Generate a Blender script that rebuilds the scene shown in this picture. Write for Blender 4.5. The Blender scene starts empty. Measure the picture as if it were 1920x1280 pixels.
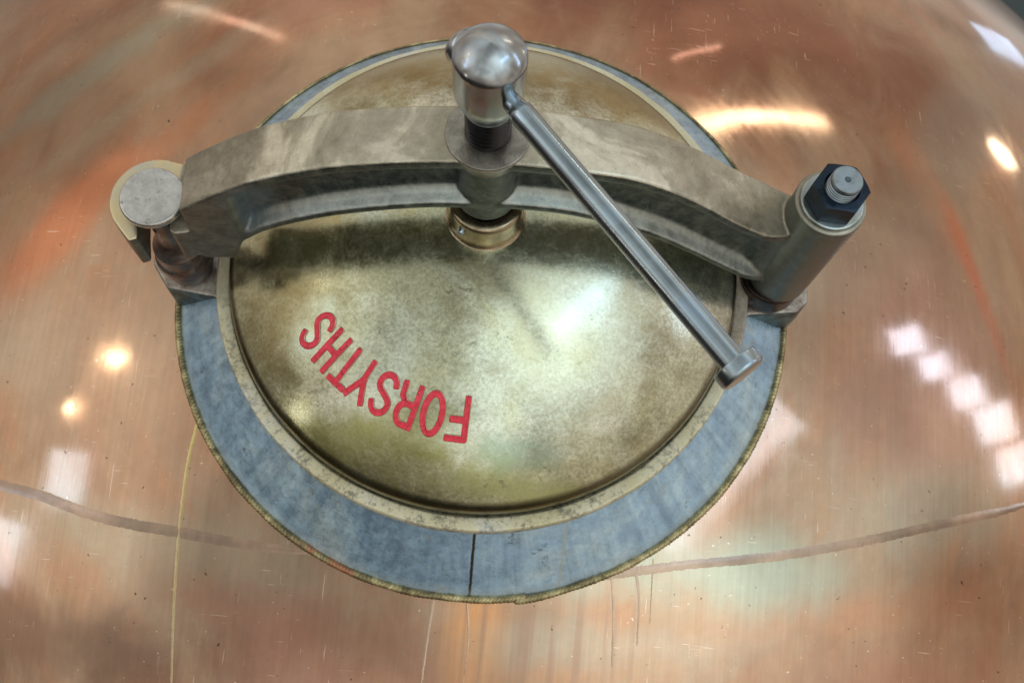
import bpy, bmesh, math, random
import numpy as np
from mathutils import Vector, Matrix, noise as mnoise
random.seed(7)
PI = math.pi
sc = bpy.context.scene
col = sc.collection

# ------------------------------------------------------------------ camera
cam = bpy.data.cameras.new("Camera")
cam_o = bpy.data.objects.new("Camera", cam); col.objects.link(cam_o)
Rc = Matrix(((0.9954098701914897, -0.08975, 0.03342), (0.09570365889223661, 0.93286629, -0.34727696), (0.0, 0.34887836, 0.93716802)))
# rotation = roll about the view axis after a pitch about X
pitch, roll = 0.35637, 0.09585
Rm = Matrix.Rotation(pitch, 3, 'X') @ Matrix.Rotation(roll, 3, 'Z')
cam_o.matrix_world = Matrix.Translation((0.03256, -0.43749, 0.98144)) @ Rm.to_4x4()
cam.sensor_width = 36.0
cam.lens = 2130.14 / 1920 * 36.0
cam.clip_start = 0.02; cam.clip_end = 60
cam.dof.use_dof = True
cam.dof.focus_distance = 0.90
cam.dof.aperture_fstop = 10.0
sc.camera = cam_o

# ------------------------------------------------------------------ world: light of the hall around the still
world = bpy.data.worlds.new("World"); sc.world = world
world.use_nodes = True
wt = world.node_tree; wt.nodes.clear()
def wn(t, **k):
    n = wt.nodes.new(t)
    for a, b in k.items(): setattr(n, a, b)
    return n
wo = wn('ShaderNodeOutputWorld'); wb = wn('ShaderNodeBackground'); wc = wn('ShaderNodeTexCoord')
wsep = wn('ShaderNodeSeparateXYZ'); wt.links.new(wc.outputs['Generated'], wsep.inputs[0])
wr = wn('ShaderNodeValToRGB')
wmr = wn('ShaderNodeMapRange'); wmr.inputs['From Min'].default_value = -1; wmr.inputs['From Max'].default_value = 1
wt.links.new(wsep.outputs['Z'], wmr.inputs['Value']); wt.links.new(wmr.outputs[0], wr.inputs[0])
e = wr.color_ramp; e.elements[0].position = 0.16; e.elements[0].color = (0.04, 0.05, 0.055, 1)
e.elements[1].position = 0.36; e.elements[1].color = (0.42, 0.37, 0.33, 1)
for p, c in ((0.28, (0.46, 0.47, 0.46, 1)), (0.60, (0.42, 0.36, 0.30, 1)), (0.74, (0.54, 0.49, 0.43, 1)), (0.86, (0.62, 0.66, 0.66, 1)), (0.97, (0.34, 0.35, 0.34, 1))):
    q = e.elements.new(p); q.color = c
wno = wn('ShaderNodeTexNoise'); wno.inputs['Scale'].default_value = 2.4; wno.inputs['Detail'].default_value = 2
wno.inputs['Distortion'].default_value = 0.6
wt.links.new(wc.outputs['Generated'], wno.inputs['Vector'])
wr2 = wn('ShaderNodeValToRGB'); f = wr2.color_ramp
f.elements[0].position = 0.36; f.elements[0].color = (0.62, 0.58, 0.55, 1)
f.elements[1].position = 0.66; f.elements[1].color = (1.28, 1.28, 1.26, 1)
q = f.elements.new(0.5); q.color = (0.85, 0.83, 0.8, 1)
wt.links.new(wno.outputs['Fac'], wr2.inputs[0])
wm = wn('ShaderNodeMix', data_type='RGBA', blend_type='MULTIPLY'); wm.inputs['Factor'].default_value = 1.0
wt.links.new(wr.outputs[0], wm.inputs['A']); wt.links.new(wr2.outputs[0], wm.inputs['B'])
# the unlit side of the hall behind the photographer
wmy = wn('ShaderNodeMapRange'); wmy.interpolation_type = 'SMOOTHSTEP'
wdot = wn('ShaderNodeVectorMath', operation='DOT_PRODUCT'); wdot.inputs[1].default_value = (-0.42, -0.60, -0.68)
wt.links.new(wc.outputs['Generated'], wdot.inputs[0]); wt.links.new(wdot.outputs['Value'], wmy.inputs['Value'])
wmy.inputs['From Min'].default_value = 0.10; wmy.inputs['From Max'].default_value = 0.72
wmy.inputs['To Min'].default_value = 1.0; wmy.inputs['To Max'].default_value = 0.07
wm2 = wn('ShaderNodeMix', data_type='RGBA', blend_type='MULTIPLY'); wm2.inputs['Factor'].default_value = 1.0
wt.links.new(wm.outputs['Result'], wm2.inputs['A']); wt.links.new(wmy.outputs[0], wm2.inputs['B'])
# daylight through the translucent roof: two broad soft patches overhead
cur = wm2.outputs['Result']
for d_, lo, hi, colr in (((0.50, -0.10, 0.86), .86, 1.0, (0.42, 0.52, 0.54, 1)), ((0.25, -0.36, 0.89), .88, 1.0, (0.42, 0.48, 0.47, 1)), ((-0.80, 0.0, 0.60), .90, 1.0, (0.25, 0.23, 0.20, 1))):
    n_ = wn('ShaderNodeVectorMath', operation='DOT_PRODUCT'); v_ = Vector(d_).normalized(); n_.inputs[1].default_value = v_
    wt.links.new(wc.outputs['Generated'], n_.inputs[0])
    r_ = wn('ShaderNodeMapRange'); r_.interpolation_type = 'SMOOTHERSTEP'; r_.inputs['From Min'].default_value = lo; r_.inputs['From Max'].default_value = hi
    wt.links.new(n_.outputs['Value'], r_.inputs['Value'])
    a_ = wn('ShaderNodeMix', data_type='RGBA', blend_type='ADD'); wt.links.new(r_.outputs[0], a_.inputs['Factor'])
    wt.links.new(cur, a_.inputs['A']); a_.inputs['B'].default_value = colr; cur = a_.outputs['Result']
wt.links.new(cur, wb.inputs['Color']); wb.inputs['Strength'].default_value = 1.2
wt.links.new(wb.outputs[0], wo.inputs[0])

sc.view_settings.view_transform = 'Standard'
sc.view_settings.look = 'None'
sc.view_settings.exposure = 0.2
sc.view_settings.gamma = 1.0
sc.view_settings.use_curve_mapping = False

# ------------------------------------------------------------------ lamps and skylights of the hall
def area(name, pos, size, rad, color, target=(0, 0, 0), xdir=None, shape='RECTANGLE'):
    l = bpy.data.lights.new(name, 'AREA'); l.shape = shape
    l.size = size[0]
    A = size[0] * size[1]
    if shape in ('RECTANGLE', 'ELLIPSE'): l.size_y = size[1]
    if shape in ('DISK', 'ELLIPSE'): A *= PI / 4
    l.energy = rad * PI * A
    l.color = color
    o = bpy.data.objects.new(name, l); col.objects.link(o)
    z = (Vector(pos) - Vector(target)).normalized()
    x = Vector(xdir) if xdir else Vector((1, 0, 0))
    x = (x - z * x.dot(z)).normalized(); y = z.cross(x)
    o.matrix_world = Matrix.Translation(pos) @ Matrix((x, y, z)).transposed().to_4x4()
    return o
COOL = (0.56, 0.92, 1.45); WARM = (1.0, 0.92, 0.76)
def quad_light(name, pts, H, rad, color, wide=1.0):
    P = [Vector((x, y, H)) for x, y in pts]
    c = sum(P, Vector()) / 4
    ex = ((P[1] + P[2]) - (P[0] + P[3])) / 2; ey = ((P[0] + P[1]) - (P[3] + P[2])) / 2
    l = area(name, c, (ex.length, ey.length * wide), rad, color, target=c - Vector((0, 0, 1)), xdir=ex)
    return l
for c_, w_, h_, x_ in (((4.983, 2.209, 3.125), .47, .33, (.528, .25, -.811)), ((5.292, 1.942, 2.863), .47, .31, (.466, .297, -.833)),
                       ((5.598, 1.683, 2.531), .46, .33, (.401, .336, -.852)), ((5.861, 1.374, 2.211), .57, .42, (.367, .33, -.87)),
                       ((6.068, .953, 1.974), .57, .42, (.333, .375, -.865))):
    area("skylight_pane", c_, (w_ * 1.12, h_ * 1.02), 3.0, (0.62, 0.94, 1.4), target=(.48, -.02, -.11), xdir=x_)
quad_light("tube_lamp", [(2.46, 5.05), (5.42, 7.30), (5.28, 6.95), (2.40, 4.85)], 3.5, 8.0, WARM)
area("far_lamp", (3.55, 2.98, -0.05), (0.30, 0.22), 8.0, WARM, shape='ELLIPSE')
area("round_lamp", (-3.2, 0.61, 2.63), (0.15, 0.15), 15.0, WARM, shape='DISK')
area("round_lamp", (-3.63, 0.186, 2.56), (0.11, 0.11), 14.0, WARM, shape='DISK')
area("big_skylight", (2.45, 0.08, 3.5), (2.1, 0.42), 1.7, (0.6, 0.95, 1.5), target=(2.45, 0.08, 0), xdir=(1.3, 1.4, 0))
area("slim_window", (-2.36, 3.53, 1.12), (1.35, .08), 1.3, (1.0, 0.98, 0.95), xdir=(.79, -.05, 1.1))
area("slim_window", (1.44, 3.74, 1.6), (.5, .045), 2.2, (1.0, 0.98, 0.95), xdir=(.33, .1, -.35))
area("edge_reflection_light", (2.98, 3.5, -1.55), (.45, .30), 1.3, COOL, xdir=(.1, -.2, -.35))  # area light added near floor level for a pale reflection at the shell's edge
area("low_lamp", (-5.0, -3.0, 1.45), (0.4, 0.4), 9.0, WARM, shape='DISK')
area("side_window", (-4.6, -0.5, 3.4), (0.5, 0.6), 1.6, COOL)
area("door_window", (-6.0, -1.4, 3.2), (0.8, 0.8), 1.8, COOL)

# ------------------------------------------------------------------ node helpers
class NT:
    def __init__(s, name):
        s.m = bpy.data.materials.new(name); s.m.use_nodes = True
        s.t = s.m.node_tree; s.t.nodes.clear()
        s.out = s.t.nodes.new('ShaderNodeOutputMaterial')
        s.b = s.t.nodes.new('ShaderNodeBsdfPrincipled'); s.t.links.new(s.b.outputs[0], s.out.inputs[0])
        s.tc = s.t.nodes.new('ShaderNodeTexCoord')
        s.P = s.tc.outputs['Object']
    def n(s, t, **k):
        q = s.t.nodes.new(t)
        for a, b in k.items(): setattr(q, a, b)
        return q
    def L(s, a, b): s.t.links.new(a, b)
    def put(s, sock, v):
        if isinstance(v, bpy.types.NodeSocket): s.L(v, sock)
        else: sock.default_value = v
    def noise(s, vec, scale, detail=4, rough=.55, dist=0.0):
        q = s.n('ShaderNodeTexNoise'); s.put(q.inputs['Vector'], vec)
        q.inputs['Scale'].default_value = scale; q.inputs['Detail'].default_value = detail
        q.inputs['Roughness'].default_value = rough; q.inputs['Distortion'].default_value = dist
        return q.outputs['Fac']
    def scale(s, vec, sx, sy, sz, off=(0, 0, 0), rot=(0, 0, 0)):
        q = s.n('ShaderNodeMapping'); s.put(q.inputs['Vector'], vec)
        q.inputs['Scale'].default_value = (sx, sy, sz); q.inputs['Location'].default_value = off; q.inputs['Rotation'].default_value = rot
        return q.outputs[0]
    def ramp(s, fac, stops, interp='LINEAR'):
        q = s.n('ShaderNodeValToRGB'); s.put(q.inputs[0], fac); r = q.color_ramp; r.interpolation = interp
        for i, (p, c) in enumerate(stops):
            if not isinstance(c, (tuple, list)): c = (c, c, c)
            el = r.elements[i] if i < 2 else r.elements.new(p)
            el.position = p; el.color = (*c[:3], 1)
        return q.outputs[0]
    def math(s, op, a, b=0.0, c=0.0, clamp=False):
        q = s.n('ShaderNodeMath', operation=op); q.use_clamp = clamp
        s.put(q.inputs[0], a); s.put(q.inputs[1], b); s.put(q.inputs[2], c)
        return q.outputs[0]
    def mix(s, fac, a, b, mode='MIX'):
        q = s.n('ShaderNodeMix', data_type='RGBA', blend_type=mode)
        s.put(q.inputs['Factor'], fac)
        for k, v in (('A', a), ('B', b)):
            if isinstance(v, (tuple, list)): v = (*v[:3], 1)
            s.put(q.inputs[k], v)
        return q.outputs['Result']
    def range(s, v, a, b, c=0.0, d=1.0, smooth=True):
        q = s.n('ShaderNodeMapRange'); q.interpolation_type = 'SMOOTHSTEP' if smooth else 'LINEAR'
        s.put(q.inputs['Value'], v)
        for k, x in (('From Min', a), ('From Max', b), ('To Min', c), ('To Max', d)): q.inputs[k].default_value = x
        return q.outputs['Result']
    def bump(s, h, strength, dist, normal=None):
        q = s.n('ShaderNodeBump'); q.inputs['Strength'].default_value = strength; q.inputs['Distance'].default_value = dist
        s.put(q.inputs['Height'], h)
        if normal is not None: s.L(normal, q.inputs['Normal'])
        return q.outputs[0]
    def xyz(s, vec):
        q = s.n('ShaderNodeSeparateXYZ'); s.put(q.inputs[0], vec); return q.outputs[0], q.outputs[1], q.outputs[2]
    def comb(s, x, y, z):
        q = s.n('ShaderNodeCombineXYZ')
        for i, v in enumerate((x, y, z)): s.put(q.inputs[i], v)
        return q.outputs[0]
    def set(s, **k):
        for a, v in k.items():
            a = a.replace('_', ' ')
            if isinstance(v, (tuple, list)) and len(v) == 3: v = (*v, 1)
            s.put(s.b.inputs[a], v)
        return s
    def polar(s):
        x, y, z = s.xyz(s.P)
        r = s.math('SQRT', s.math('ADD', s.math('MULTIPLY', x, x), s.math('MULTIPLY', y, y)))
        a = s.math('ARCTAN2', y, x)
        return x, y, z, r, a
    def blob(s, x, y, cx, cy, rx, ry, rot=0.0, wob=None):
        ca, sa = math.cos(rot), math.sin(rot)
        dx = s.math('SUBTRACT', x, cx); dy = s.math('SUBTRACT', y, cy)
        u = s.math('ADD', s.math('MULTIPLY', dx, ca / rx), s.math('MULTIPLY', dy, sa / rx))
        v = s.math('ADD', s.math('MULTIPLY', dx, -sa / ry), s.math('MULTIPLY', dy, ca / ry))
        d = s.math('SQRT', s.math('ADD', s.math('MULTIPLY', u, u), s.math('MULTIPLY', v, v)))
        if wob is not None: d = s.math('ADD', d, wob)
        return s.range(d, 0.2, 1.1, 1.0, 0.0)

# ------------------------------------------------------------------ materials
def mat_copper():
    s = NT("copper")
    x, y, z, r, a = s.polar()
    # colour bands that run round the manway, grading to straight brushing at the front
    arc = s.comb(s.math('MULTIPLY', a, 0.9), s.math('MULTIPLY', r, 9.0), 0.0)
    n1 = s.noise(arc, 1.6, 6, .62, .5)
    n2 = s.noise(s.scale(s.P, 1.0, .5, 1.0), 6.0, 5, .6, .8)
    n3 = s.noise(s.scale(s.P, 1.0, .45, 1.0), 11.0, 6, .6, .6)
    base = s.ramp(n1, [(.30, (.46, .25, .15)), (.70, (.58, .42, .27)), (.42, (.62, .31, .17)), (.52, (.55, .345, .215)), (.60, (.60, .38, .245))])
    c2 = s.ramp(s.math('MULTIPLY_ADD', s.math('SUBTRACT', n2, .5), .75, .5), [(.33, (.62, .32, .18)), (.68, (.49, .42, .28)), (.47, (.50, .335, .225)), (.56, (.56, .42, .30))])
    c = s.mix(.5, base, c2)
    c3 = s.ramp(n3, [(.35, (.74, .66, .62)), (.66, (1.18, 1.16, 1.1)), (.5, (1, 1, 1))])
    c = s.mix(.5, c, c3, 'MULTIPLY')
    w = s.math('MULTIPLY', s.math('SUBTRACT', n3, .5), 1.6)
    def stain(cx, cy, rx, ry, rot, colr, k):
        nonlocal c
        c = s.mix(s.math('MULTIPLY', s.blob(x, y, cx, cy, rx, ry, rot, w), k), c, colr)
    stain(-.45, .04, .17, .045, .95, (.78, .27, .12), .65)
    stain(-.38, .12, .16, .03, .75, (.72, .30, .15), .5)
    stain(.52, .12, .15, .014, -1.25, (.85, .20, .09), .6)
    stain(.48, .20, .12, .03, -1.1, (.80, .34, .17), .5)
    stain(-.20, .36, .22, .05, .45, (.52, .26, .17), .6)
    stain(-.52, -.10, .14, .10, .2, (.56, .50, .40), .55)
    stain(.36, .08, .07, .12, -.9, (.58, .48, .36), .5)
    stain(.46, -.16, .16, .06, .3, (.56, .60, .48), .5)
    stain(-.18, -.33, .12, .035, -.2, (.50, .26, .18), .6)
    stain(.02, -.33, .035, .06, .0, (.86, .40, .16), .75)
    stain(.38, -.27, .18, .035, .2, (.74, .36, .20), .5)
    stain(.26, -.25, .20, .055, .1, (.56, .60, .46), .75)
    stain(.46, -.02, .12, .20, -.3, (.62, .38, .30), .6)
    stain(-.30, -.27, .20, .05, -.1, (.58, .50, .36), .55)
    stain(-.33, -.10, .10, .16, .1, (.66, .44, .29), .5)
    stain(.13, -.33, .15, .03, .1, (.56, .54, .42), .4)
    stain(-.46, .26, .22, .035, .75, (.52, .49, .38), .8)
    stain(-.40, .20, .20, .02, .75, (.56, .47, .33), .45)
    stain(.26, .38, .38, .16, -.1, (.40, .17, .10), .85)
    stain(.42, -.34, .24, .07, .2, (.48, .24, .15), .7)
    stain(.55, .33, .06, .25, -.5, (.50, .42, .33), .6)
    stain(-.02, .44, .30, .09, .0, (.33, .15, .10), .85)
    stain(-.36, -.36, .24, .06, -.1, (.26, .155, .10), .85)
    stain(-.12, -.37, .16, .06, .1, (.44, .20, .13), .6)
    c = s.mix(1.0, c, (.86, .85, .86), 'MULTIPLY')
    # fine brushing
    br = s.noise(s.scale(s.P, 520, 16, 30), 1.0, 3, .6)
    brv = s.noise(s.scale(s.P, 160, 8, 20, rot=(0, 0, .04)), 1.0, 4, .65)
    bra = s.noise(s.comb(s.math('MULTIPLY', a, 3.0), s.math('MULTIPLY', r, 110), 0.0), 1.0, 4, .65)
    tp = s.range(s.math('ADD', y, s.math('MULTIPLY', s.math('SUBTRACT', n2, .5), .3)), -.02, .16)
    br2 = s.math('ADD', s.math('MULTIPLY', brv, s.math('SUBTRACT', 1.0, tp)), s.math('MULTIPLY', bra, tp))
    br = s.math('ADD', s.math('MULTIPLY', br, s.math('SUBTRACT', 1.0, tp)), s.math('MULTIPLY', tp, .5))
    br3 = s.noise(s.scale(s.P, 12, 260, 30, rot=(0, 0, .03)), 1.0, 3, .6)
    c = s.mix(s.math('MULTIPLY_ADD', tp, -.04, .15), c, s.ramp(br2, [(.36, (.80, .76, .72)), (.64, (1.16, 1.16, 1.16))]), 'MULTIPLY')
    hair = s.noise(s.scale(s.P, 330, 9, 20, rot=(0, 0, .02)), 1.0, 2, .5)
    c = s.mix(s.math('MULTIPLY_ADD', tp, -.10, .15), c, s.ramp(hair, [(.36, (.80, .77, .74)), (.64, (1.18, 1.17, 1.16)), (.5, (1, 1, 1))]), 'MULTIPLY')
    # run-off marks below the neck
    dr = s.noise(s.scale(s.P, 90, 2.5, 1), 1.0, 2, .5)
    front = s.math('MULTIPLY', s.range(y, -.27, -.31), s.math('MULTIPLY', s.range(x, -.09, -.03), s.range(x, .26, .12)))
    c = s.mix(s.math('MULTIPLY', s.math('MULTIPLY', front, s.range(dr, .50, .66)), .6), c, (.38, .22, .15))
    # specks
    sp = s.noise(s.P, 190, 2, .5)
    c = s.mix(s.range(sp, .735, .765), c, (.12, .07, .05))
    c = s.mix(s.math('MULTIPLY', s.range(s.noise(s.P, 260, 2, .5), .74, .77), .7), c, (.85, .75, .65))
    sc1 = s.noise(s.scale(s.P, 700, 22, 30, rot=(0, 0, .25)), 1.0, 2, .5)
    sc2 = s.noise(s.scale(s.P, 30, 600, 30, rot=(0, 0, -.35)), 1.0, 2, .5)
    scr = s.math('MULTIPLY', s.math('MAXIMUM', s.range(sc1, .70, .74), s.range(sc2, .71, .75)), s.range(s.noise(s.P, 7, 3, .6), .48, .58))
    c = s.mix(s.math('MULTIPLY', scr, .7), c, (.86, .68, .56))
    mott = s.noise(s.P, 60, 5, .7)
    c = s.mix(.25, c, s.ramp(mott, [(.35, (.82, .80, .78)), (.65, (1.12, 1.12, 1.12))]), 'MULTIPLY')
    rough = s.math('ADD', s.range(n3, .35, .65, .065, .125), s.math('MULTIPLY', s.math('SUBTRACT', br2, .5), .08))
    h = s.math('ADD', s.math('MULTIPLY', br, .6), s.math('ADD', s.math('MULTIPLY', br2, .8), s.math('MULTIPLY', br3, .25)))
    b1 = s.bump(h, .05, .0003)
    b2 = s.bump(s.noise(s.P, 9, 2, .5), .06, .006, b1)
    s.set(Base_Color=c, Metallic=.82, Roughness=rough, Normal=b2, Coat_Weight=.2, Coat_Roughness=.05)
    s.L(b1, s.b.inputs['Coat Normal'])
    return s.m

def mat_seam(name, ca, cb, rough=.4, alpha_noise=True):
    s = NT(name)
    n1 = s.noise(s.P, 70, 4, .6); n2 = s.noise(s.P, 14, 3, .5)
    c = s.mix(s.range(n2, .35, .65), ca, cb)
    c = s.mix(.5, c, s.ramp(n1, [(.35, (.78, .78, .78)), (.65, (1.15, 1.15, 1.15))]), 'MULTIPLY')
    br = s.noise(s.scale(s.P, 420, 16, 30), 1.0, 3, .6)
    s.set(Base_Color=c, Metallic=.8, Roughness=rough, Normal=s.bump(br, .2, .0004))
    return s.m

def mat_lid():
    s = NT("tarnished_brass")
    x, y, z, r, a = s.polar()
    n1 = s.noise(s.P, 7, 6, .65, .6); n2 = s.noise(s.P, 34, 6, .72, .4); n3 = s.noise(s.P, 300, 4, .8)
    c = s.ramp(n1, [(.32, (.40, .38, .24)), (.68, (.72, .74, .64)), (.45, (.51, .51, .35)), (.56, (.62, .65, .52))])
    c = s.mix(.55, c, s.ramp(n2, [(.36, (.62, .60, .50)), (.64, (1.25, 1.25, 1.2)), (.5, (1, 1, 1))]), 'MULTIPLY')
    c = s.mix(.65, c, s.ramp(n3, [(.40, (.70, .68, .62)), (.60, (1.25, 1.25, 1.22)), (.5, (1, 1, 1))]), 'MULTIPLY')
    w = s.math('MULTIPLY', s.math('SUBTRACT', n2, .5), 1.8)
    def st(cx, cy, rx, ry, colr, k, rot=0.):
        nonlocal c
        c = s.mix(s.math('MULTIPLY', s.blob(x, y, cx, cy, rx, ry, rot, w), k), c, colr)
    st(0, .20, .24, .07, (.36, .31, .16), .75)
    st(-.08, .055, .13, .055, (.95, .60, .10), 1.0)          # yellow heat tint behind the collar, brightened against the bar's dark reflection
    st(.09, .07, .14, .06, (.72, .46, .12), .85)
    st(-.12, .17, .12, .05, (.40, .27, .08), .6)
    st(.12, .17, .12, .05, (.42, .28, .09), .6)
    st(-.10, -.19, .14, .03, (.36, .38, .12), .6)
    st(.03, -.215, .10, .02, (.42, .47, .20), .6)
    st(.05, -.19, .05, .02, (.40, .58, .46), .5)
    st(-.16, -.04, .06, .12, (.33, .27, .12), .5)
    st(.08, -.07, .09, .10, (.66, .64, .48), .5)
    # dark grime dots
    vor = s.noise(s.P, 120, 5, .8)
    zone = s.range(s.noise(s.P, 18, 4, .7), .50, .62)
    c = s.mix(s.math('MULTIPLY', s.math('MULTIPLY', zone, s.range(vor, .56, .64)), .5), c, (.14, .13, .08))
    # faint turned lines
    ring = s.noise(s.comb(s.math('MULTIPLY', r, 900), s.math('MULTIPLY', a, 1.5), 0.0), 1.0, 2, .5)
    # darker band round the lid's edge
    c = s.mix(s.math('MULTIPLY', s.range(r, .2285, .2345), .85), c, (.11, .085, .035))
    rough = s.math('ADD', s.range(n2, .35, .65, .15, .26), s.math('MULTIPLY', s.math('SUBTRACT', n3, .5), .18))
    b = s.bump(s.math('ADD', s.math('MULTIPLY', n3, .7), s.math('MULTIPLY', ring, .25)), .11, .0006)
    b = s.bump(s.noise(s.P, 16, 2, .5), .15, .004, b)
    s.set(Base_Color=c, Metallic=.92, Roughness=rough, Normal=b)
    return s.m

def mat_simple(name, stops, nscale, rough, metallic, bump=.3, bdist=.0006, bscale=400, spots=None, coat=0.0, rr=.12, fine=120):
    s = NT(name)
    n1 = s.noise(s.P, nscale, 6, .65, .5)
    c = s.ramp(n1, stops)
    n2 = s.noise(s.P, fine, 5, .72)
    c = s.mix(.5, c, s.ramp(n2, [(.36, (.66, .66, .66)), (.64, (1.25, 1.25, 1.25))]), 'MULTIPLY')
    if spots:
        c = s.mix(s.math('MULTIPLY', s.range(s.noise(s.P, spots[1], 5, .7), spots[2], spots[2] + .08), spots[3]), c, spots[0])
    r_ = s.math('ADD', s.range(n2, .3, .7, rough - rr / 2, rough + rr / 2), 0.0)
    s.set(Base_Color=c, Metallic=metallic, Roughness=r_, Normal=s.bump(s.noise(s.P, bscale, 3, .6), bump, bdist), Coat_Weight=coat)
    return s

def mat_neck():
    s = NT("sky_tinted_patina")
    x, y, z, r, a = s.polar()
    n1 = s.noise(s.P, 9, 6, .65, .6); n2 = s.noise(s.P, 85, 6, .8, .3); n3 = s.noise(s.P, 420, 4, .7)
    run = s.noise(s.comb(s.math('MULTIPLY', a, 14), s.math('MULTIPLY', r, 3), 0.0), 1.0, 4, .65)
    c = s.ramp(n1, [(.32, (.34, .50, .66)), (.68, (.62, .76, .82)), (.48, (.40, .60, .80)), (.57, (.50, .69, .83))])  # patina tones with the skylight's blue reflection put into the colour
    c = s.mix(.7, c, s.ramp(run, [(.34, (.62, .66, .70)), (.66, (1.3, 1.27, 1.2)), (.5, (1, 1, 1))]), 'MULTIPLY')
    c = s.mix(.65, c, s.ramp(n2, [(.38, (.74, .76, .79)), (.62, (1.20, 1.20, 1.17)), (.5, (1, 1, 1))]), 'MULTIPLY')
    c = s.mix(s.math('MULTIPLY', s.range(s.noise(s.P, 26, 5, .75), .60, .70), .45), c, (.50, .48, .38))
    c = s.mix(s.math('MULTIPLY', s.range(s.noise(s.P, 34, 5, .75), .64, .70), .6), c, (.10, .12, .15))
    # rolled joint: a thin dark line at the front of the neck
    d = s.math('ABSOLUTE', s.math('ADD', s.math('SUBTRACT', x, .0160), s.math('MULTIPLY', s.math('SUBTRACT', n2, .5), .004)))
    c = s.mix(s.math('MULTIPLY', s.range(d, .0007, .0018, 1, 0), s.range(y, 0, -.02)), c, (.05, .05, .03))
    d2 = s.math('ABSOLUTE', s.math('ADD', s.math('SUBTRACT', x, .096), s.math('MULTIPLY', s.math('SUBTRACT', n2, .5), .006)))
    c = s.mix(s.math('MULTIPLY', s.math('MULTIPLY', s.range(d2, .0005, .0018, 1, 0), s.range(y, 0, -.02)), .55), c, (.55, .56, .44))
    # dull band right at the weld
    c = s.mix(s.math('MULTIPLY', s.range(r, .288, .298), .45), c, (.36, .36, .31))
    # dusty black under the flange
    b = s.bump(s.math('ADD', n3, s.math('MULTIPLY', n2, .8)), .22, .0005)
    s.set(Base_Color=c, Metallic=.7, Roughness=s.range(n2, .35, .65, .26, .42), Normal=b)
    return s.m

def mat_rim():
    s = NT("scaled_bronze_rim")
    x, y, z, r, a = s.polar()
    n1 = s.noise(s.P, 16, 5, .6, .4); n2 = s.noise(s.P, 210, 5, .8, .2)
    run = s.noise(s.P, 48, 6, .75, .3)
    c = s.ramp(n1, [(.35, (.62, .56, .34)), (.65, (.80, .75, .56))])
    k = s.range(y, .05, -.16, .12, 1.0)
    dark = s.math('MULTIPLY', s.range(s.math('ADD', s.math('MULTIPLY', n2, .5), s.math('MULTIPLY', run, .5)), .47, .60), k)
    c = s.mix(s.math('MULTIPLY', dark, .8), c, (.16, .15, .12))
    c = s.mix(s.math('MULTIPLY', s.range(n1, .56, .66), .5), c, (.60, .62, .62))
    brown = s.math('MULTIPLY', s.range(x, .20, .235), s.range(y, -.12, -.04))
    c = s.mix(s.math('MULTIPLY', brown, .7), c, s.ramp(n2, [(.4, (.18, .12, .11)), (.6, (.46, .38, .34))]))
    brown2 = s.math('MULTIPLY', s.range(x, -.225, -.245), s.range(y, -.07, -.03))
    c = s.mix(s.math('MULTIPLY', brown2, .6), c, s.ramp(n2, [(.4, (.22, .16, .12)), (.6, (.42, .36, .28))]))
    s.set(Base_Color=c, Metallic=.25, Roughness=.45, Normal=s.bump(n2, .5, .0008))
    return s.m

def mat_lug():
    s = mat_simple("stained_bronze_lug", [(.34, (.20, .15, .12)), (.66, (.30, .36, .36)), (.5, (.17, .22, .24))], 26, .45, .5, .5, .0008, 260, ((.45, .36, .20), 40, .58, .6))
    old = s.b.inputs['Base Color'].links[0].from_socket
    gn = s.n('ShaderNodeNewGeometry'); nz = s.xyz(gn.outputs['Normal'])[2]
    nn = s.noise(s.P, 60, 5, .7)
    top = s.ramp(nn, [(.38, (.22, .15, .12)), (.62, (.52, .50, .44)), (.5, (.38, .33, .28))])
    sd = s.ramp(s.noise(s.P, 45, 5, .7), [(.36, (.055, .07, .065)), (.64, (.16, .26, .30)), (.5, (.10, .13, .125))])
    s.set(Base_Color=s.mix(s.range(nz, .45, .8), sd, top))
    return s.m

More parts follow.
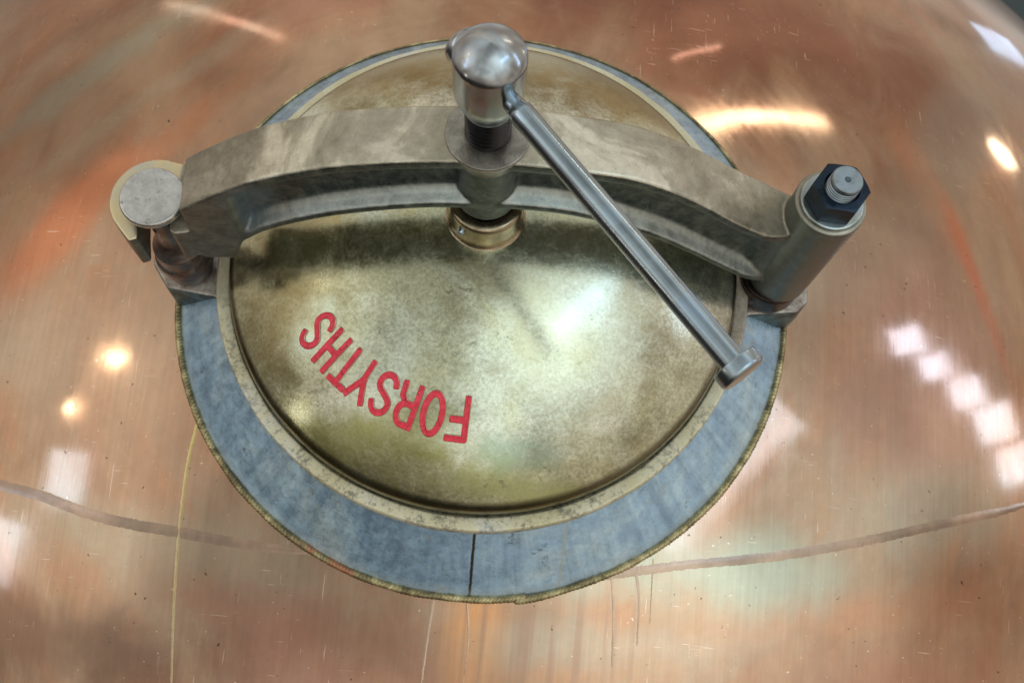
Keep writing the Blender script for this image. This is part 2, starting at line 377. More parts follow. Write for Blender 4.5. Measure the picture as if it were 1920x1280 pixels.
def mat_cast():
    s = NT("cast_bronze")
    x, y, z = s.xyz(s.P)
    n1 = s.noise(s.P, 11, 6, .65, .8); n2 = s.noise(s.P, 90, 6, .75, .3); n3 = s.noise(s.P, 620, 4, .7)
    c = s.ramp(n1, [(.36, (.33, .30, .225)), (.66, (.76, .71, .58)), (.5, (.48, .44, .34)), (.56, (.68, .63, .50))])
    c = s.mix(.5, c, s.ramp(n2, [(.36, (.70, .70, .68)), (.64, (1.2, 1.2, 1.2))]), 'MULTIPLY')
    # upper face painted paler as lit; teal-grey patina on sides darkened for shade
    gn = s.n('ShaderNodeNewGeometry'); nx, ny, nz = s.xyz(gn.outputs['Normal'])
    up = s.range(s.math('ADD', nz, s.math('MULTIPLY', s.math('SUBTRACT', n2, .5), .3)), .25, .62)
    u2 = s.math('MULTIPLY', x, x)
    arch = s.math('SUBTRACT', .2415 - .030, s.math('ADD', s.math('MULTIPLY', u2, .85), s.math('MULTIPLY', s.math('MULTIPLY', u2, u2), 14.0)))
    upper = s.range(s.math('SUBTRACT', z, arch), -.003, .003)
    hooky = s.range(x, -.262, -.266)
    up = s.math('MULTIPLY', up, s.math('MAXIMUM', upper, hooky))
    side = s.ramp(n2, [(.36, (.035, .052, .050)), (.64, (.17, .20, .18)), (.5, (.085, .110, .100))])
    side = s.mix(s.range(nz, .25, .75), side, s.ramp(n2, [(.36, (.32, .35, .33)), (.64, (.56, .60, .56))]))  # flange slopes lightened as if catching light
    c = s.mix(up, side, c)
    w = s.math('MULTIPLY', s.math('SUBTRACT', n1, .5), 1.8)
    bl = s.blob(x, y, -.195, -.02, .03, .03, 0, w)
    c = s.mix(s.math('MULTIPLY', s.math('MULTIPLY', bl, s.math('SUBTRACT', 1.0, up)), .85), c, (.20, .36, .46))
    # darker, browner left end
    c = s.mix(s.math('MULTIPLY', s.range(s.math('ADD', x, s.math('MULTIPLY', s.math('SUBTRACT', n1, .5), .25)), -.125, -.19), .55), c, s.ramp(n2, [(.38, (.145, .125, .095)), (.62, (.27, .24, .19))]))
    # machined face of the hook
    hk = s.math('MULTIPLY', s.math('MULTIPLY', s.range(x, -.262, -.266), s.range(z, .09, .094)), up)
    c = s.mix(hk, c, s.ramp(n1, [(.4, (.74, .60, .34)), (.6, (.58, .54, .44))]))
    c = s.mix(s.math('MULTIPLY', s.range(x, .238, .252), .5), c, (.20, .20, .17))
    rough = s.math('ADD', s.range(n2, .3, .7, .30, .46), s.math('MULTIPLY', up, -.04))
    s.set(Base_Color=c, Metallic=.62, Roughness=rough, Normal=s.bump(s.math('ADD', n3, s.math('MULTIPLY', n2, 1.2)), .34, .0007))
    return s.m

def mat_steel(name, base, rough, blue=.0, n=18, rr=.1, coat=0):
    s = NT(name)
    n1 = s.noise(s.P, n, 5, .6, .8); n2 = s.noise(s.P, 160, 5, .7)
    c = s.ramp(n1, [(.35, tuple(v * .62 for v in base)), (.65, base)])
    c = s.mix(s.math('MULTIPLY', s.range(n1, .52, .62), blue), c, (base[0] * .55, base[1] * .72, base[2] * .95))
    c = s.mix(s.math('MULTIPLY', s.range(n2, .62, .72), .3), c, tuple(v * .4 for v in base))
    r_ = s.range(n1, .35, .65, rough - rr / 2, rough + rr / 2)
    s.set(Base_Color=c, Metallic=1.0, Roughness=r_, Normal=s.bump(n2, .08, .0005), Coat_Weight=coat)
    return s.m

M = dict(
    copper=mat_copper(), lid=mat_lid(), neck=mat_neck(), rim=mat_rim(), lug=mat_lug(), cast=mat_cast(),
    seam=mat_seam("ground_weld_seam", (.46, .31, .22), (.32, .225, .165), .22),
    yellow=mat_seam("brass_joint_line", (.60, .46, .20), (.52, .40, .22), .35),
    drip=mat_seam("dried_run_mark", (.50, .34, .24), (.48, .33, .24), .24),
    bead=mat_simple("brass_weld_bead", [(.38, (.17, .14, .075)), (.62, (.60, .51, .28)), (.5, (.34, .28, .14))], 55, .36, .75, .4, .0006, 500, ((.42, .16, .09), 12, .60, .7)).m,
    steel=mat_steel("bright_steel", (.46, .56, .63), .21, .3, 14),
    head=mat_steel("worn_steel_head", (.52, .56, .59), .22, .45, 20, .10),
    blue=mat_steel("blued_steel", (.035, .05, .072), .30, .3, 30),
    zinc=mat_steel("zinc_washer", (.50, .54, .52), .24, .4, 40),
    boltend=mat_steel("turned_bolt_end", (.36, .42, .46), .38, .2, 60),
    disc=mat_simple("pitted_steel_cap", [(.36, (.46, .44, .42)), (.64, (.66, .64, .61))], 20, .30, .9, .25, .0005, 300, ((.16, .14, .14), 150, .60, .6)).m,
    oily=mat_simple("oily_black_thread", [(.4, (.006, .007, .009)), (.6, (.014, .016, .02))], 30, .22, .0, .1, .0003, 300, None, .3).m,
    rust=mat_simple("browned_steel", [(.36, (.10, .085, .08)), (.64, (.26, .26, .26)), (.5, (.17, .13, .115))], 30, .36, .8, .4, .0006, 300, ((.28, .13, .07), 50, .58, .6)).m,
    darkpin=mat_simple("greased_dark_pin", [(.40, (.030, .020, .016)), (.66, (.20, .18, .17)), (.56, (.07, .05, .045))], 28, .3, .8, .3, .0005, 300).m,
    pad=mat_simple("worn_bronze_pad", [(.36, (.22, .20, .17)), (.64, (.46, .43, .37))], 40, .36, .8, .35, .0006, 450).m,
    collar=mat_simple("polished_bronze", [(.36, (.30, .24, .16)), (.64, (.50, .42, .29))], 30, .24, .95, .12, .0004, 300).m,
)
def mat_floor():
    s = mat_simple("dark_hall_floor", [(.35, (.018, .032, .038)), (.65, (.03, .05, .056))], 1.5, .5, 0, .1, .002, 30)
    return s.m
M['floor'] = mat_floor()
sr = NT("red_enamel")
nn = sr.noise(sr.P, 160, 4, .7); nc = sr.noise(sr.P, 60, 4, .7)
cc = sr.ramp(nn, [(.36, (.72, .022, .05)), (.64, (.95, .06, .10))])
vo = sr.n('ShaderNodeTexVoronoi', feature='DISTANCE_TO_EDGE'); vo.inputs['Scale'].default_value = 95; sr.L(sr.P, vo.inputs['Vector'])
cc = sr.mix(sr.math('MULTIPLY', sr.range(vo.outputs['Distance'], .0, .035, 1, 0), sr.range(nc, .46, .54)), cc, (.26, .008, .016))
sr.set(Base_Color=cc, Roughness=.42, Normal=sr.bump(nn, .5, .0005)); M['red'] = sr.m
se = mat_simple("bare_letter_edge", [(.4, (.50, .36, .26)), (.6, (.66, .60, .46))], 60, .4, .6); M['edge'] = se.m

# ------------------------------------------------------------------ mesh helpers
def link(name, me, mat, parent=None, smooth=True, sharp=None, loc=None, matrix=None):
    o = bpy.data.objects.new(name, me); col.objects.link(o)
    for m in (mat if isinstance(mat, (list, tuple)) else [mat]): me.materials.append(m)
    if smooth:
        me.polygons.foreach_set('use_smooth', [True] * len(me.polygons))
        if sharp: me.set_sharp_from_angle(angle=math.radians(sharp))
    if parent: o.parent = parent
    return o
def mesh(name, V, F):
    me = bpy.data.meshes.new(name); me.from_pydata([tuple(v) for v in V], [], [tuple(f) for f in F]); me.update()
    bm = bmesh.new(); bm.from_mesh(me); bmesh.ops.remove_doubles(bm, verts=bm.verts, dist=1e-7)
    bmesh.ops.recalc_face_normals(bm, faces=bm.faces); bm.to_mesh(me); bm.free(); return me
def lathe_vf(prof, n=96, c=(0, 0), M4=None, closed=False):
    V, F = [], []
    m = len(prof)
    for i in range(n):
        a = 2 * PI * i / n
        for r, z in prof: V.append((c[0] + r * math.cos(a), c[1] + r * math.sin(a), z))
    k = m if closed else m - 1
    for i in range(n):
        j = (i + 1) % n
        for q in range(k):
            p = (q + 1) % m
            F.append((i * m + q, j * m + q, j * m + p, i * m + p))
    if M4 is not None: V = [tuple(M4 @ Vector(v)) for v in V]
    return V, F
def lathe(name, prof, n=96, c=(0, 0), M4=None, closed=False):
    return mesh(name, *lathe_vf(prof, n, c, M4, closed))
def fillet(pts, r=.001, n=4, closed=False):
    """round the corners of a polyline"""
    out = []
    N = len(pts)
    for i, p in enumerate(pts):
        if not closed and i in (0, N - 1): out.append(p); continue
        a = Vector(pts[i - 1]); b = Vector(p); c = Vector(pts[(i + 1) % N])
        u = (a - b); v = (c - b)
        rr = min(r, u.length * .45, v.length * .45)
        if rr < 1e-6: out.append(tuple(b)); continue
        s0 = b + u.normalized() * rr; s1 = b + v.normalized() * rr
        for k in range(n + 1):
            t = k / n
            out.append(tuple((1 - t) ** 2 * s0 + 2 * t * (1 - t) * b + t * t * s1))
    return out
def thing(name, label, cat, group=None, loc=(0, 0, 0)):
    o = bpy.data.objects.new(name, None); col.objects.link(o); o.location = loc
    o.empty_display_size = .05
    tag(o, label, cat, group); return o
def tag(o, label, cat=None, group=None):
    o['label'] = label
    if cat: o['category'] = cat
    if group: o['group'] = group
    return o

# ================================================================== THE STILL
RS = 1.49; RW = .2993; ZW = -.0647
CZ = ZW - math.sqrt(RS * RS - RW * RW)
def shell_z(x, y, lift=0.0):
    r2 = x * x + y * y
    z = CZ + math.sqrt(max((RS + lift) ** 2 - r2, 0))
    r = math.sqrt(r2)
    if r < RW + .045:                                     # sheet swells up slightly to meet the weld
        t = max(0.0, min(1.0, (RW + .045 - r) / .045)); z += .0004 * t * t
    return z
still = thing("copper_still", "domed polished copper still with a welded manway neck filling the picture", "still", loc=(0, 0, 0))
prof = []
rr_ = [0.20 + .02 * i for i in range(0, 5)] + [RW + .0012 * i for i in range(0, 40)] + [RW + .05 + .02 * i for i in range(0, 56)]
for r in rr_:
    if r < RS * .995: prof.append((r, shell_z(r, 0)))
for k in range(1, 30):
    a = math.acos(prof[0][0] / RS) if 0 else 0
zl = prof[-1][1] - CZ
a0 = math.asin(zl / RS)
for k in range(1, 24):
    a = a0 * (1 - k / 23) ; prof.append((RS * math.cos(a), CZ + RS * math.sin(a)))
prof.append((RS, CZ - .8))
V, F = lathe_vf(prof, 360)
V = [(x, y, shell_z(x, y) if math.hypot(x, y) < RW + .06 else z) for x, y, z in V]
shell = link("shell", mesh("shell", V, F), M['copper'], still)
# rolled rim where the dome meets the body, and the body below
n = lathe("body_band", fillet([(RS + .001, CZ + .02), (RS + .03, CZ + .02), (RS + .03, CZ - .06), (RS + .001, CZ - .06)], .01), 200)
link("body_band", n, M['copper'], still)

# neck and rim flange
np_ = fillet([(.238, -.010), (.246, -.0125), (.2515, -.018), (.262, -.0285), (.2765, -.0425), (.290, -.0565), (.2993, -.0642), (.3015, -.0700), (.303, -.085)], .006, 5)
neck = link("manway_neck", lathe("manway_neck", np_, 300), M['neck'], still)
rimp = fillet([(.2300, -.012), (.2300, -.0035), (.2374, -.0035), (.2384, 0.0), (.2496, 0.0), (.2510, -.0022), (.2508, -.0125), (.2440, -.0150)], .0016, 4)
V, F = lathe_vf(rimp, 360)
V = [tuple(Vector(v) + Vector((0, 0, .0006 * mnoise.noise(Vector(v) * 60))) * (1 if v[2] > -.002 else 0) + Vector((v[0], v[1], 0)).normalized() * (.0006 * mnoise.noise(Vector(v) * 25))) for v in V]
rim = link("rim_flange", mesh("rim_flange", V, F), M['rim'], still)

def lug(pts, ztop, zbot, draft, name="hinge_lug"):
    bm = bmesh.new()
    T = [bm.verts.new((x, y, ztop)) for x, y in pts]
    cx = sum(p[0] for p in pts) / len(pts); cy = sum(p[1] for p in pts) / len(pts)
    B = [bm.verts.new((cx + (x - cx) * draft, cy + (y - cy) * draft, zbot)) for x, y in pts]
    bm.faces.new(T); bm.faces.new(B[::-1])
    for i in range(len(pts)):
        j = (i + 1) % len(pts); bm.faces.new((T[i], B[i], B[j], T[j]))
    bmesh.ops.recalc_face_normals(bm, faces=bm.faces)
    bmesh.ops.bevel(bm, geom=[e for e in bm.edges], offset=.0028, segments=3, profile=.6, affect='EDGES')
    me = bpy.data.meshes.new(name); bm.to_mesh(me); bm.free()
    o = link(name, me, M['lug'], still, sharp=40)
    return o
lug([(-.225, .020), (-.300, .024), (-.3165, .004), (-.3150, -.0215), (-.2970, -.0450), (-.2500, -.0490), (-.2420, -.0600), (-.222, -.070)], -.0185, -.062, .985)
lug([(.222, -.055), (.2390, -.0290), (.2560, -.0150), (.3020, -.0080), (.3120, .0040), (.3120, .030), (.300, .045), (.225, .045)], -.0185, -.060, .985)

# weld bead round the neck, its tail lapping the start at the front
V, F = [], []
ns, nk = 5200, 12
a_s, a_e = math.radians(-79.0), math.radians(-79.0 + 362)
rnd = [random.random() for _ in range(2000)]
for i in range(ns + 1):
    t = i / ns; a = a_s + (a_e - a_s) * t
    ph = t * 520 + .6 * math.sin(t * 90)
    fr = ph - math.floor(ph); w = rnd[int(ph) % 2000]
    bk = .5 + .5 * math.cos(a + PI / 2)
    tr = (.0008 + .0024 * min(1.0, bk * 1.5)) * (1 + .17 * (math.sin(fr * PI) ** .6 - .6) + .12 * (w - .5)) * (1 + .18 * mnoise.noise(Vector((t * 60, 0, 0))))
    if t < .0012: tr *= .5 + .5 * t / .0012
    if i == 0 or i == ns: tr *= .1
    off = .0026 * max(0, 1 - t / .035) + .0010 + .0006 * mnoise.noise(Vector((t * 40, 5, 0)))
    rb = RW + off
    zc = shell_z(rb * math.cos(a), rb * math.sin(a)) + .0010 + .0004 * w
    for k in range(nk):
        b = 2 * PI * k / nk
        lean = .0012 * abs(math.cos(b)) 
        aa = a - lean / rb * 1.2
        V.append(((rb + tr * 1.08 * math.cos(b)) * math.cos(aa), (rb + tr * 1.08 * math.cos(b)) * math.sin(aa), zc + tr * .9 * math.sin(b)))
for i in range(ns):
    for k in range(nk):
        j = (k + 1) % nk
        F.append((i * nk + k, (i + 1) * nk + k, (i + 1) * nk + j, i * nk + j))
me = bpy.data.meshes.new("weld_bead"); me.from_pydata(V, [], F)
link("weld_bead", me, M['bead'], still)

# ground-flat seams and marks on the copper: thin strips lying on the sheet
def catmull(pts, n=24):
    P = [Vector(p) for p in pts]; P = [2 * P[0] - P[1]] + P + [2 * P[-1] - P[-2]]
    out = []
    for i in range(1, len(P) - 2):
        for k in range(n):
            t = k / n; a, b, c, d = P[i - 1], P[i], P[i + 1], P[i + 2]
            out.append(.5 * ((2 * b) + (c - a) * t + (2 * a - 5 * b + 4 * c - d) * t * t + (3 * b - a - 3 * c + d) * t ** 3))
    out.append(P[-2]); return out
def strip(name, pts, wfun, mat, jag=.0006, lift=.00025, label=None):
    C = catmull(pts, 40); V, F = [], []
    L = 0; N = len(C)
    for i, c in enumerate(C):
        t = (C[min(i + 1, N - 1)] - C[max(i - 1, 0)]).normalized(); nrm = Vector((-t.y, t.x))
        if i: L += (c - C[i - 1]).length
        w = wfun(i / (N - 1))
        for s_, k in ((1, 0), (.33, 1), (-.33, 1), (-1, 0)):
            q = c + nrm * s_ * (w + (jag * mnoise.noise(Vector((L * 160, s_ * 9, 0))) + jag * mnoise.noise(Vector((L * 500, s_ * 5, 3)))) * (1 if abs(s_) == 1 else 0))
            V.append((q.x, q.y, shell_z(q.x, q.y) + (lift if k else -.00005)))
    for i in range(N - 1):
        for k in range(3): F.append((i * 4 + k, i * 4 + k + 1, (i + 1) * 4 + k + 1, (i + 1) * 4 + k))
    o = link(name, mesh(name, V, F), mat, still)
    if label: o['label'] = label
    return o
strip("sheet_seam", [(-.60, -.185), (-.52, -.207), (-.4513, -.2257), (-.4025, -.2356), (-.3521, -.2496), (-.3046, -.2576), (-.2591, -.2619), (-.2093, -.2674), (-.1584, -.2709), (-.128, -.272)],
      lambda t: .0052 * min(1, (1 - t) * 4 + .25), M['seam'], .0010)
strip("sheet_seam", [(.138, -.2665), (.166, -.2600), (.2096, -.2495), (.2501, -.2413), (.2967, -.2311), (.3447, -.2179), (.4001, -.2007), (.4583, -.1806), (.514, -.1611), (.5533, -.1473), (.62, -.118)],
      lambda t: .0046 * min(1, (1 - t) * 4 + .35), M['seam'], .0010)
strip("joint_line", [(-.2570, -.1620), (-.2602, -.1995), (-.2593, -.2439), (-.2577, -.2777), (-.2553, -.3109), (-.252, -.3482), (-.2472, -.3943)],
      lambda t: .0022 - .0012 * t, M['yellow'], .0005)
for pts, w in (([(.1440, -.266), (.1483, -.2992), (.1507, -.3452)], .0018), ([(.1646, -.255), (.1707, -.2828), (.1722, -.3246)], .0019),
               ([(.1814, -.247), (.1825, -.3049)], .0010), ([(.0146, -.3034), (.0191, -.3349), (.0181, -.3715)], .0012), ([(-.0168, -.304), (-.0182, -.3384), (-.0191, -.3749)], .0028)):
    pts = pts if len(pts) > 2 else [pts[0], tuple((Vector(pts[0]) + Vector(pts[1])) / 2), pts[1]]
    strip("run_mark", pts, lambda t, w=w: w * (1 - .7 * t), M['drip'], .0005, .00015)

# ================================================================== THE LID
RL = .234; H = .093; RD = (RL * RL + H * H) / 2 / H
def dome_z(r): return H - RD + math.sqrt(max(RD * RD - r * r, 0)) + .018
lid = thing("manway_lid", "round domed brass manway lid with red raised lettering, closed on its rim", "lid")
prof = [(0.0001, dome_z(0))]
for i in range(1, 90):
    r = .2322 * i / 89; prof.append((r, dome_z(r)))
prof += [(.2338, .0175), (.2348, .0158), (.2360, .0135), (.2370, .0070), (.2370, -.003), (.228, -.003)]
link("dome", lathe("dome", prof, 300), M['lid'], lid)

# letters: each a stroke glyph, raised and rounded, bent onto the dome
HL = .0305
def arcpts(cx, cy, rx, ry, a0, a1, n=20):
    return [(cx + rx * math.cos(math.radians(a0 + (a1 - a0) * i / n)), cy + ry * math.sin(math.radians(a0 + (a1 - a0) * i / n))) for i in range(n + 1)]
def glyph(ch):
    h = HL
    if ch == 'F': return [[(-.0065, 0), (-.0065, h), (.0078, h)], [(-.0065, h * .53), (.0050, h * .53)]]
    if ch == 'O': return [arcpts(0, h / 2, .0078, h / 2, 0, 360, 48)]
    if ch == 'R': return [[(-.0066, 0), (-.0066, h)], [(-.0066, h), (.0008, h)] + arcpts(.0008, h * .735, .0066, h * .265, 90, -90, 16) + [(-.0066, h * .47)], [(.0022, h * .47), (.0068, h * .30), (.0072, 0)]]
    if ch == 'S':
        return [arcpts(0, h * .745, .0072, h * .255, 18, 200, 18) + [(-.0046, h * .585), (.0046, h * .415)] + arcpts(0, h * .255, .0072, h * .255, 20, -162, 18)]
    if ch == 'Y': return [[(0, 0), (0, h * .48)], [(0, h * .48), (-.0078, h)], [(0, h * .48), (.0078, h)]]
    if ch == 'T': return [[(0, 0), (0, h)], [(-.0072, h), (.0072, h)]]
    if ch == 'H': return [[(-.0062, 0), (-.0062, h)], [(.0062, 0), (.0062, h)], [(-.0062, h * .5), (.0062, h * .5)]]
def letter(ch, ang):
    segs = []
    for pl in glyph(ch):
        for k, (a, b) in enumerate(zip(pl[:-1], pl[1:])): segs.append((a[0], a[1], b[0], b[1], k == 0 and pl[0] != pl[-1], k == len(pl) - 2 and pl[0] != pl[-1]))
    S = np.array(segs)
    g = .00033; xs = np.arange(-.0135, .0136, g); ys = np.arange(-.0045, HL + .0046, g)
    X, Y = np.meshgrid(xs, ys, indexing='ij')
    D = np.full(X.shape, 1.0)
    for x0, y0, x1, y1, f0, f1 in S:
        dx, dy = x1 - x0, y1 - y0; l2 = dx * dx + dy * dy + 1e-12
        t = np.clip(((X - x0) * dx + (Y - y0) * dy) / l2, 0, 1)
        d_ = np.hypot(X - x0 - t * dx, Y - y0 - t * dy)
        ln = math.sqrt(l2); al = ((X - x0) * dx + (Y - y0) * dy) / ln; pe = np.abs((X - x0) * dy - (Y - y0) * dx) / ln
        sq0 = (np.abs(np.minimum(al, 0)) ** 5 + pe ** 5) ** .2; sq1 = (np.abs(np.maximum(al - ln, 0)) ** 5 + pe ** 5) ** .2
        if f0: d_ = np.where(al < 0, sq0, d_)
        if f1: d_ = np.where(al > ln, sq1, d_)
        D = np.minimum(D, d_)
    hw = .0029
    Z = np.clip((hw - D) / .0010, -.7, 1.0)
    hgt = np.where(Z > 0, .0014 * (1 - (1 - np.clip(Z, 0, 1)) ** 2), .0012 * Z) + .0003 * 0
    # hollowed letter face with a lip, as in a poured enamel
    hgt -= .00025 * np.clip((hw - D - .0012) / .0006, 0, 1)
    keep = D < hw + .0008
    idx = -np.ones(X.shape, int); V = []
    e_r = (math.cos(ang), math.sin(ang)); e_t = (math.sin(ang), -math.cos(ang))
    for i in range(len(xs)):
        for j in range(len(ys)):
            if keep[i, j]:
                rr = .1543 + Y[i, j] + .00285 * 0
                px = e_r[0] * rr + e_t[0] * X[i, j]; py = e_r[1] * rr + e_t[1] * X[i, j]
                q = math.hypot(px, py); z = dome_z(q)
                nrm = Vector((px, py, z - (dome_z(0) - RD))).normalized()
                p = Vector((px, py, z)) + nrm * float(hgt[i, j] * 1.25 - .0001)
                idx[i, j] = len(V); V.append(tuple(p))
    F = []; mi = []
    for i in range(len(xs) - 1):
        for j in range(len(ys) - 1):
            q = (idx[i, j], idx[i + 1, j], idx[i + 1, j + 1], idx[i, j + 1])
            if min(q) >= 0:
                F.append(q); mi.append(1 if D[i, j] > hw - .00035 else 0)
    me = bpy.data.meshes.new("letter"); me.from_pydata(V, [], F)
    o = link("letter", me, [M['red'], M['edge']], lid)
    me.polygons.foreach_set('material_index', mi)
    o['label'] = "red raised letter " + ch
    return o
for ch, a in zip("FORSYTHS", (-92.0, -99.4, -106.9, -114.6, -121.7, -128.0, -134.8, -142.3)):
    letter(ch, math.radians(a))

# socket collar on top of the dome, with its set screw
zc = dome_z(.034)
cp = [(.0205, .1300), (.0205, .1365)] + [(.0215, .1385), (.0235, .1393), (.0285, .1390), (.0303, .1380), (.0312, .1360), (.0314, .1330), (.0314, .1165), (.0320, .1125), (.0335, .1098), (.0362, .1082), (.0385, dome_z(.0385) - .0002), (.0385, .10), (.0205, .10)]
collar = link("socket_collar", lathe("socket_collar", cp, 120, closed=True), M['collar'], lid)
def frame(pos, zdir, xdir=(0, 0, 1)):
    z = Vector(zdir).normalized(); x = Vector(xdir); x = (x - z * x.dot(z)).normalized(); y = z.cross(x)
    return Matrix.Translation(pos) @ Matrix((x, y, z)).transposed().to_4x4()
a = math.radians(-125)
sp_ = fillet([(.0001, .0012), (.0016, .0012), (.0016, .0040), (.0034, .0040), (.0036, .0034), (.0036, -.004)], .0004, 2)
link("set_screw", lathe("set_screw", sp_, 32, M4=frame((.0306 * math.cos(a), .0306 * math.sin(a), .1265), (math.cos(a), math.sin(a), 0.0))), M['steel'], collar)

# ================================================================== THE CROSSBAR (one bronze casting)
AY = math.radians(4.1)
RY = Matrix.Rotation(AY, 4, 'Z')
def hermite(tab, u):
    xs = [t[0] for t in tab]; ys = [t[1] for t in tab]
    if u <= xs[0]: return ys[0]
    if u >= xs[-1]: return ys[-1]
    i = max(k for k in range(len(xs)) if xs[k] <= u); i = min(i, len(xs) - 2)
    def m(k):
        if k == 0: return (ys[1] - ys[0]) / (xs[1] - xs[0])
        if k == len(xs) - 1: return (ys[-1] - ys[-2]) / (xs[-1] - xs[-2])
        return (ys[k + 1] - ys[k - 1]) / (xs[k + 1] - xs[k - 1])
    h = xs[i + 1] - xs[i]; t = (u - xs[i]) / h
    return (2 * t ** 3 - 3 * t * t + 1) * ys[i] + (t ** 3 - 2 * t * t + t) * h * m(i) + (-2 * t ** 3 + 3 * t * t) * ys[i + 1] + (t ** 3 - t * t) * h * m(i + 1)
TOP = [(-.249, .147), (-.226, .167), (-.181, .200), (-.125, .225), (-.076, .2365), (-.022, .2415), (.028, .2395), (.075, .232), (.117, .2205), (.163, .192), (.214, .150), (.238, .1345), (.252, .1290), (.262, .127)]
BOT = [(-.209, .089), (-.183, .1135), (-.135, .140), (-.091, .155), (-.047, .1645), (-.022, .166), (.027, .166), (.073, .157), (.129, .130), (.181, .092), (.226, .054), (.263, .023)]
def botf(u):
    if u < -.2205: return .0555
    if u < -.2070: return .0555 + (hermite(BOT, -.207) - .0555) * (u + .2205) / .0135
    return hermite(BOT, u)
W = .0245
def section(u):
    T = hermite(TOP, u); B = botf(u)
    k = 1.0
    k *= max(0, min(1, (u + .207) / .012)); k *= max(0, min(1, (.262 - u) / .035))
    k = k * k * (3 - 2 * k)
    d = max(.0165 * k, .0004)
    hh = T - B
    w = W + (.0015 if u > .15 else 0) * min(1, (u - .15) / .05 if u > .15 else 0)
    if u > .232: w = w - (w - .0180) * min(1.0, (u - .232) / .030) ** 1.3; d = min(d, w * .6)
    fr = [(-w + .0022, T), (-w + .0006, T - .0006), (-w, T - .0022), (-w, T - .0105), (-w + min(.0012, d), T - .0118), (-w + d * .55, T - .0135), (-w + d * .93, T - .0165), (-w + d, T - .021),
          (-w + d, B + .031), (-w + d * .96, B + .0230), (-w + d * .84, B + .0165), (-w + d * .55, B + .0122), (-w + d * .2, B + .0100), (-w + min(.0008, d), B + .0092), (-w, B + .0072), (-w, B + .0022), (-w + .0006, B + .0006), (-w + .0022, B)]
    back = [(-v, z) for v, z in reversed(fr)]
    return fr + back
V, F = [], []
us = [-.2485 + (.262 + .2485) * i / 220 for i in range(221)]
for u in us:
    for v, z in section(u): V.append((u, v, z))
ms = len(section(0))
for i in range(len(us) - 1):
    for k in range(ms):
        j = (k + 1) % ms; F.append((i * ms + k, i * ms + j, (i + 1) * ms + j, (i + 1) * ms + k))
F.append(tuple(range(ms))[::-1]); F.append(tuple(range((len(us) - 1) * ms, len(us) * ms)))
bm = bmesh.new()
def add_vf(V, F):
    vs = [bm.verts.new(v) for v in V]
    fs = []
    for f in F:
        try: fs.append(bm.faces.new([vs[i] for i in f]))
        except ValueError: pass
    bmesh.ops.recalc_face_normals(bm, faces=fs)
add_vf(V, F)
# central boss
add_vf(*lathe_vf([(0.0001, .147), (.0235, .147), (.0255, .149), (.0258, .20), (.0262, .2400), (.0001, .2400)], 72))
# hinge barrel on the right, slightly off the arm's plane
HB = (.2755, -.004)
TILT = RY @ Matrix.Translation((HB[0], HB[1], 0)) @ Matrix.Rotation(math.radians(2.4), 4, 'Y') @ Matrix.Translation((-HB[0], -HB[1], 0)) @ RY.inverted()
add_vf(*lathe_vf([(0.0001, .009), (.0262, .009), (.0278, .011), (.0302, .1575), (.0292, .1590), (.0001, .1590)], 72, HB, RY.inverted() @ TILT @ RY))
# open hook round the swing bolt: a C in plan, extruded
TB = (-.2815, -.001)
out = [(-.240, .0320), (-.250, .0385)]
out += [(TB[0] + .0385 * math.cos(math.radians(t)), TB[1] + .006 + .0385 * math.sin(math.radians(t))) for t in range(70, 223, 6)]
out += [(-.2985, -.0345), (-.2915, -.0320)]
out += [(-.2948, -.012)] + [(TB[0] + .0145 * math.cos(math.radians(t)), TB[1] + .0145 * math.sin(math.radians(t))) for t in range(180, -1, -15)]
out += [(-.2668, -.012), (-.2660, -.0235), (-.262, -.0270), (-.246, -.0245), (-.240, -.0245)]
n_ = len(out)
def cap(z): return [(u, v, z) for u, v in out]
bt = bmesh.new()
tv = [bt.verts.new(p) for p in cap(.1085)]; bv = [bt.verts.new(p) for p in cap(.0610)]
ft = bt.faces.new(tv); fb = bt.faces.new(bv[::-1])
for i in range(n_): bt.faces.new((tv[i], bv[i], bv[(i + 1) % n_], tv[(i + 1) % n_]))
bmesh.ops.triangulate(bt, faces=[ft, fb]); bmesh.ops.recalc_face_normals(bt, faces=bt.faces)
mt = bpy.data.meshes.new("tmp"); bt.to_mesh(mt); bt.free(); bm.from_mesh(mt); bpy.data.meshes.remove(mt)
me = bpy.data.meshes.new("crossbar"); bm.to_mesh(me); bm.free()
me.transform(RY)
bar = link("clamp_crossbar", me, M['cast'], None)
tag(bar, "arched cast bronze crossbar spanning the lid from hook to hinge barrel", "crossbar")
md = bar.modifiers.new("cast", 'REMESH'); md.mode = 'VOXEL'; md.voxel_size = .00115; md.use_smooth_shade = True
sm = bar.modifiers.new("soft", 'SMOOTH'); sm.factor = .5; sm.iterations = 9
pp = fillet([(.0150, .2375), (.0150, .2440), (.0318, .2440), (.0322, .2425), (.0312, .2380), (.0275, .2300), (.0262, .2220)], .0008, 3)
link("boss_pad", lathe("boss_pad", pp, 96, closed=True), M['pad'], bar)

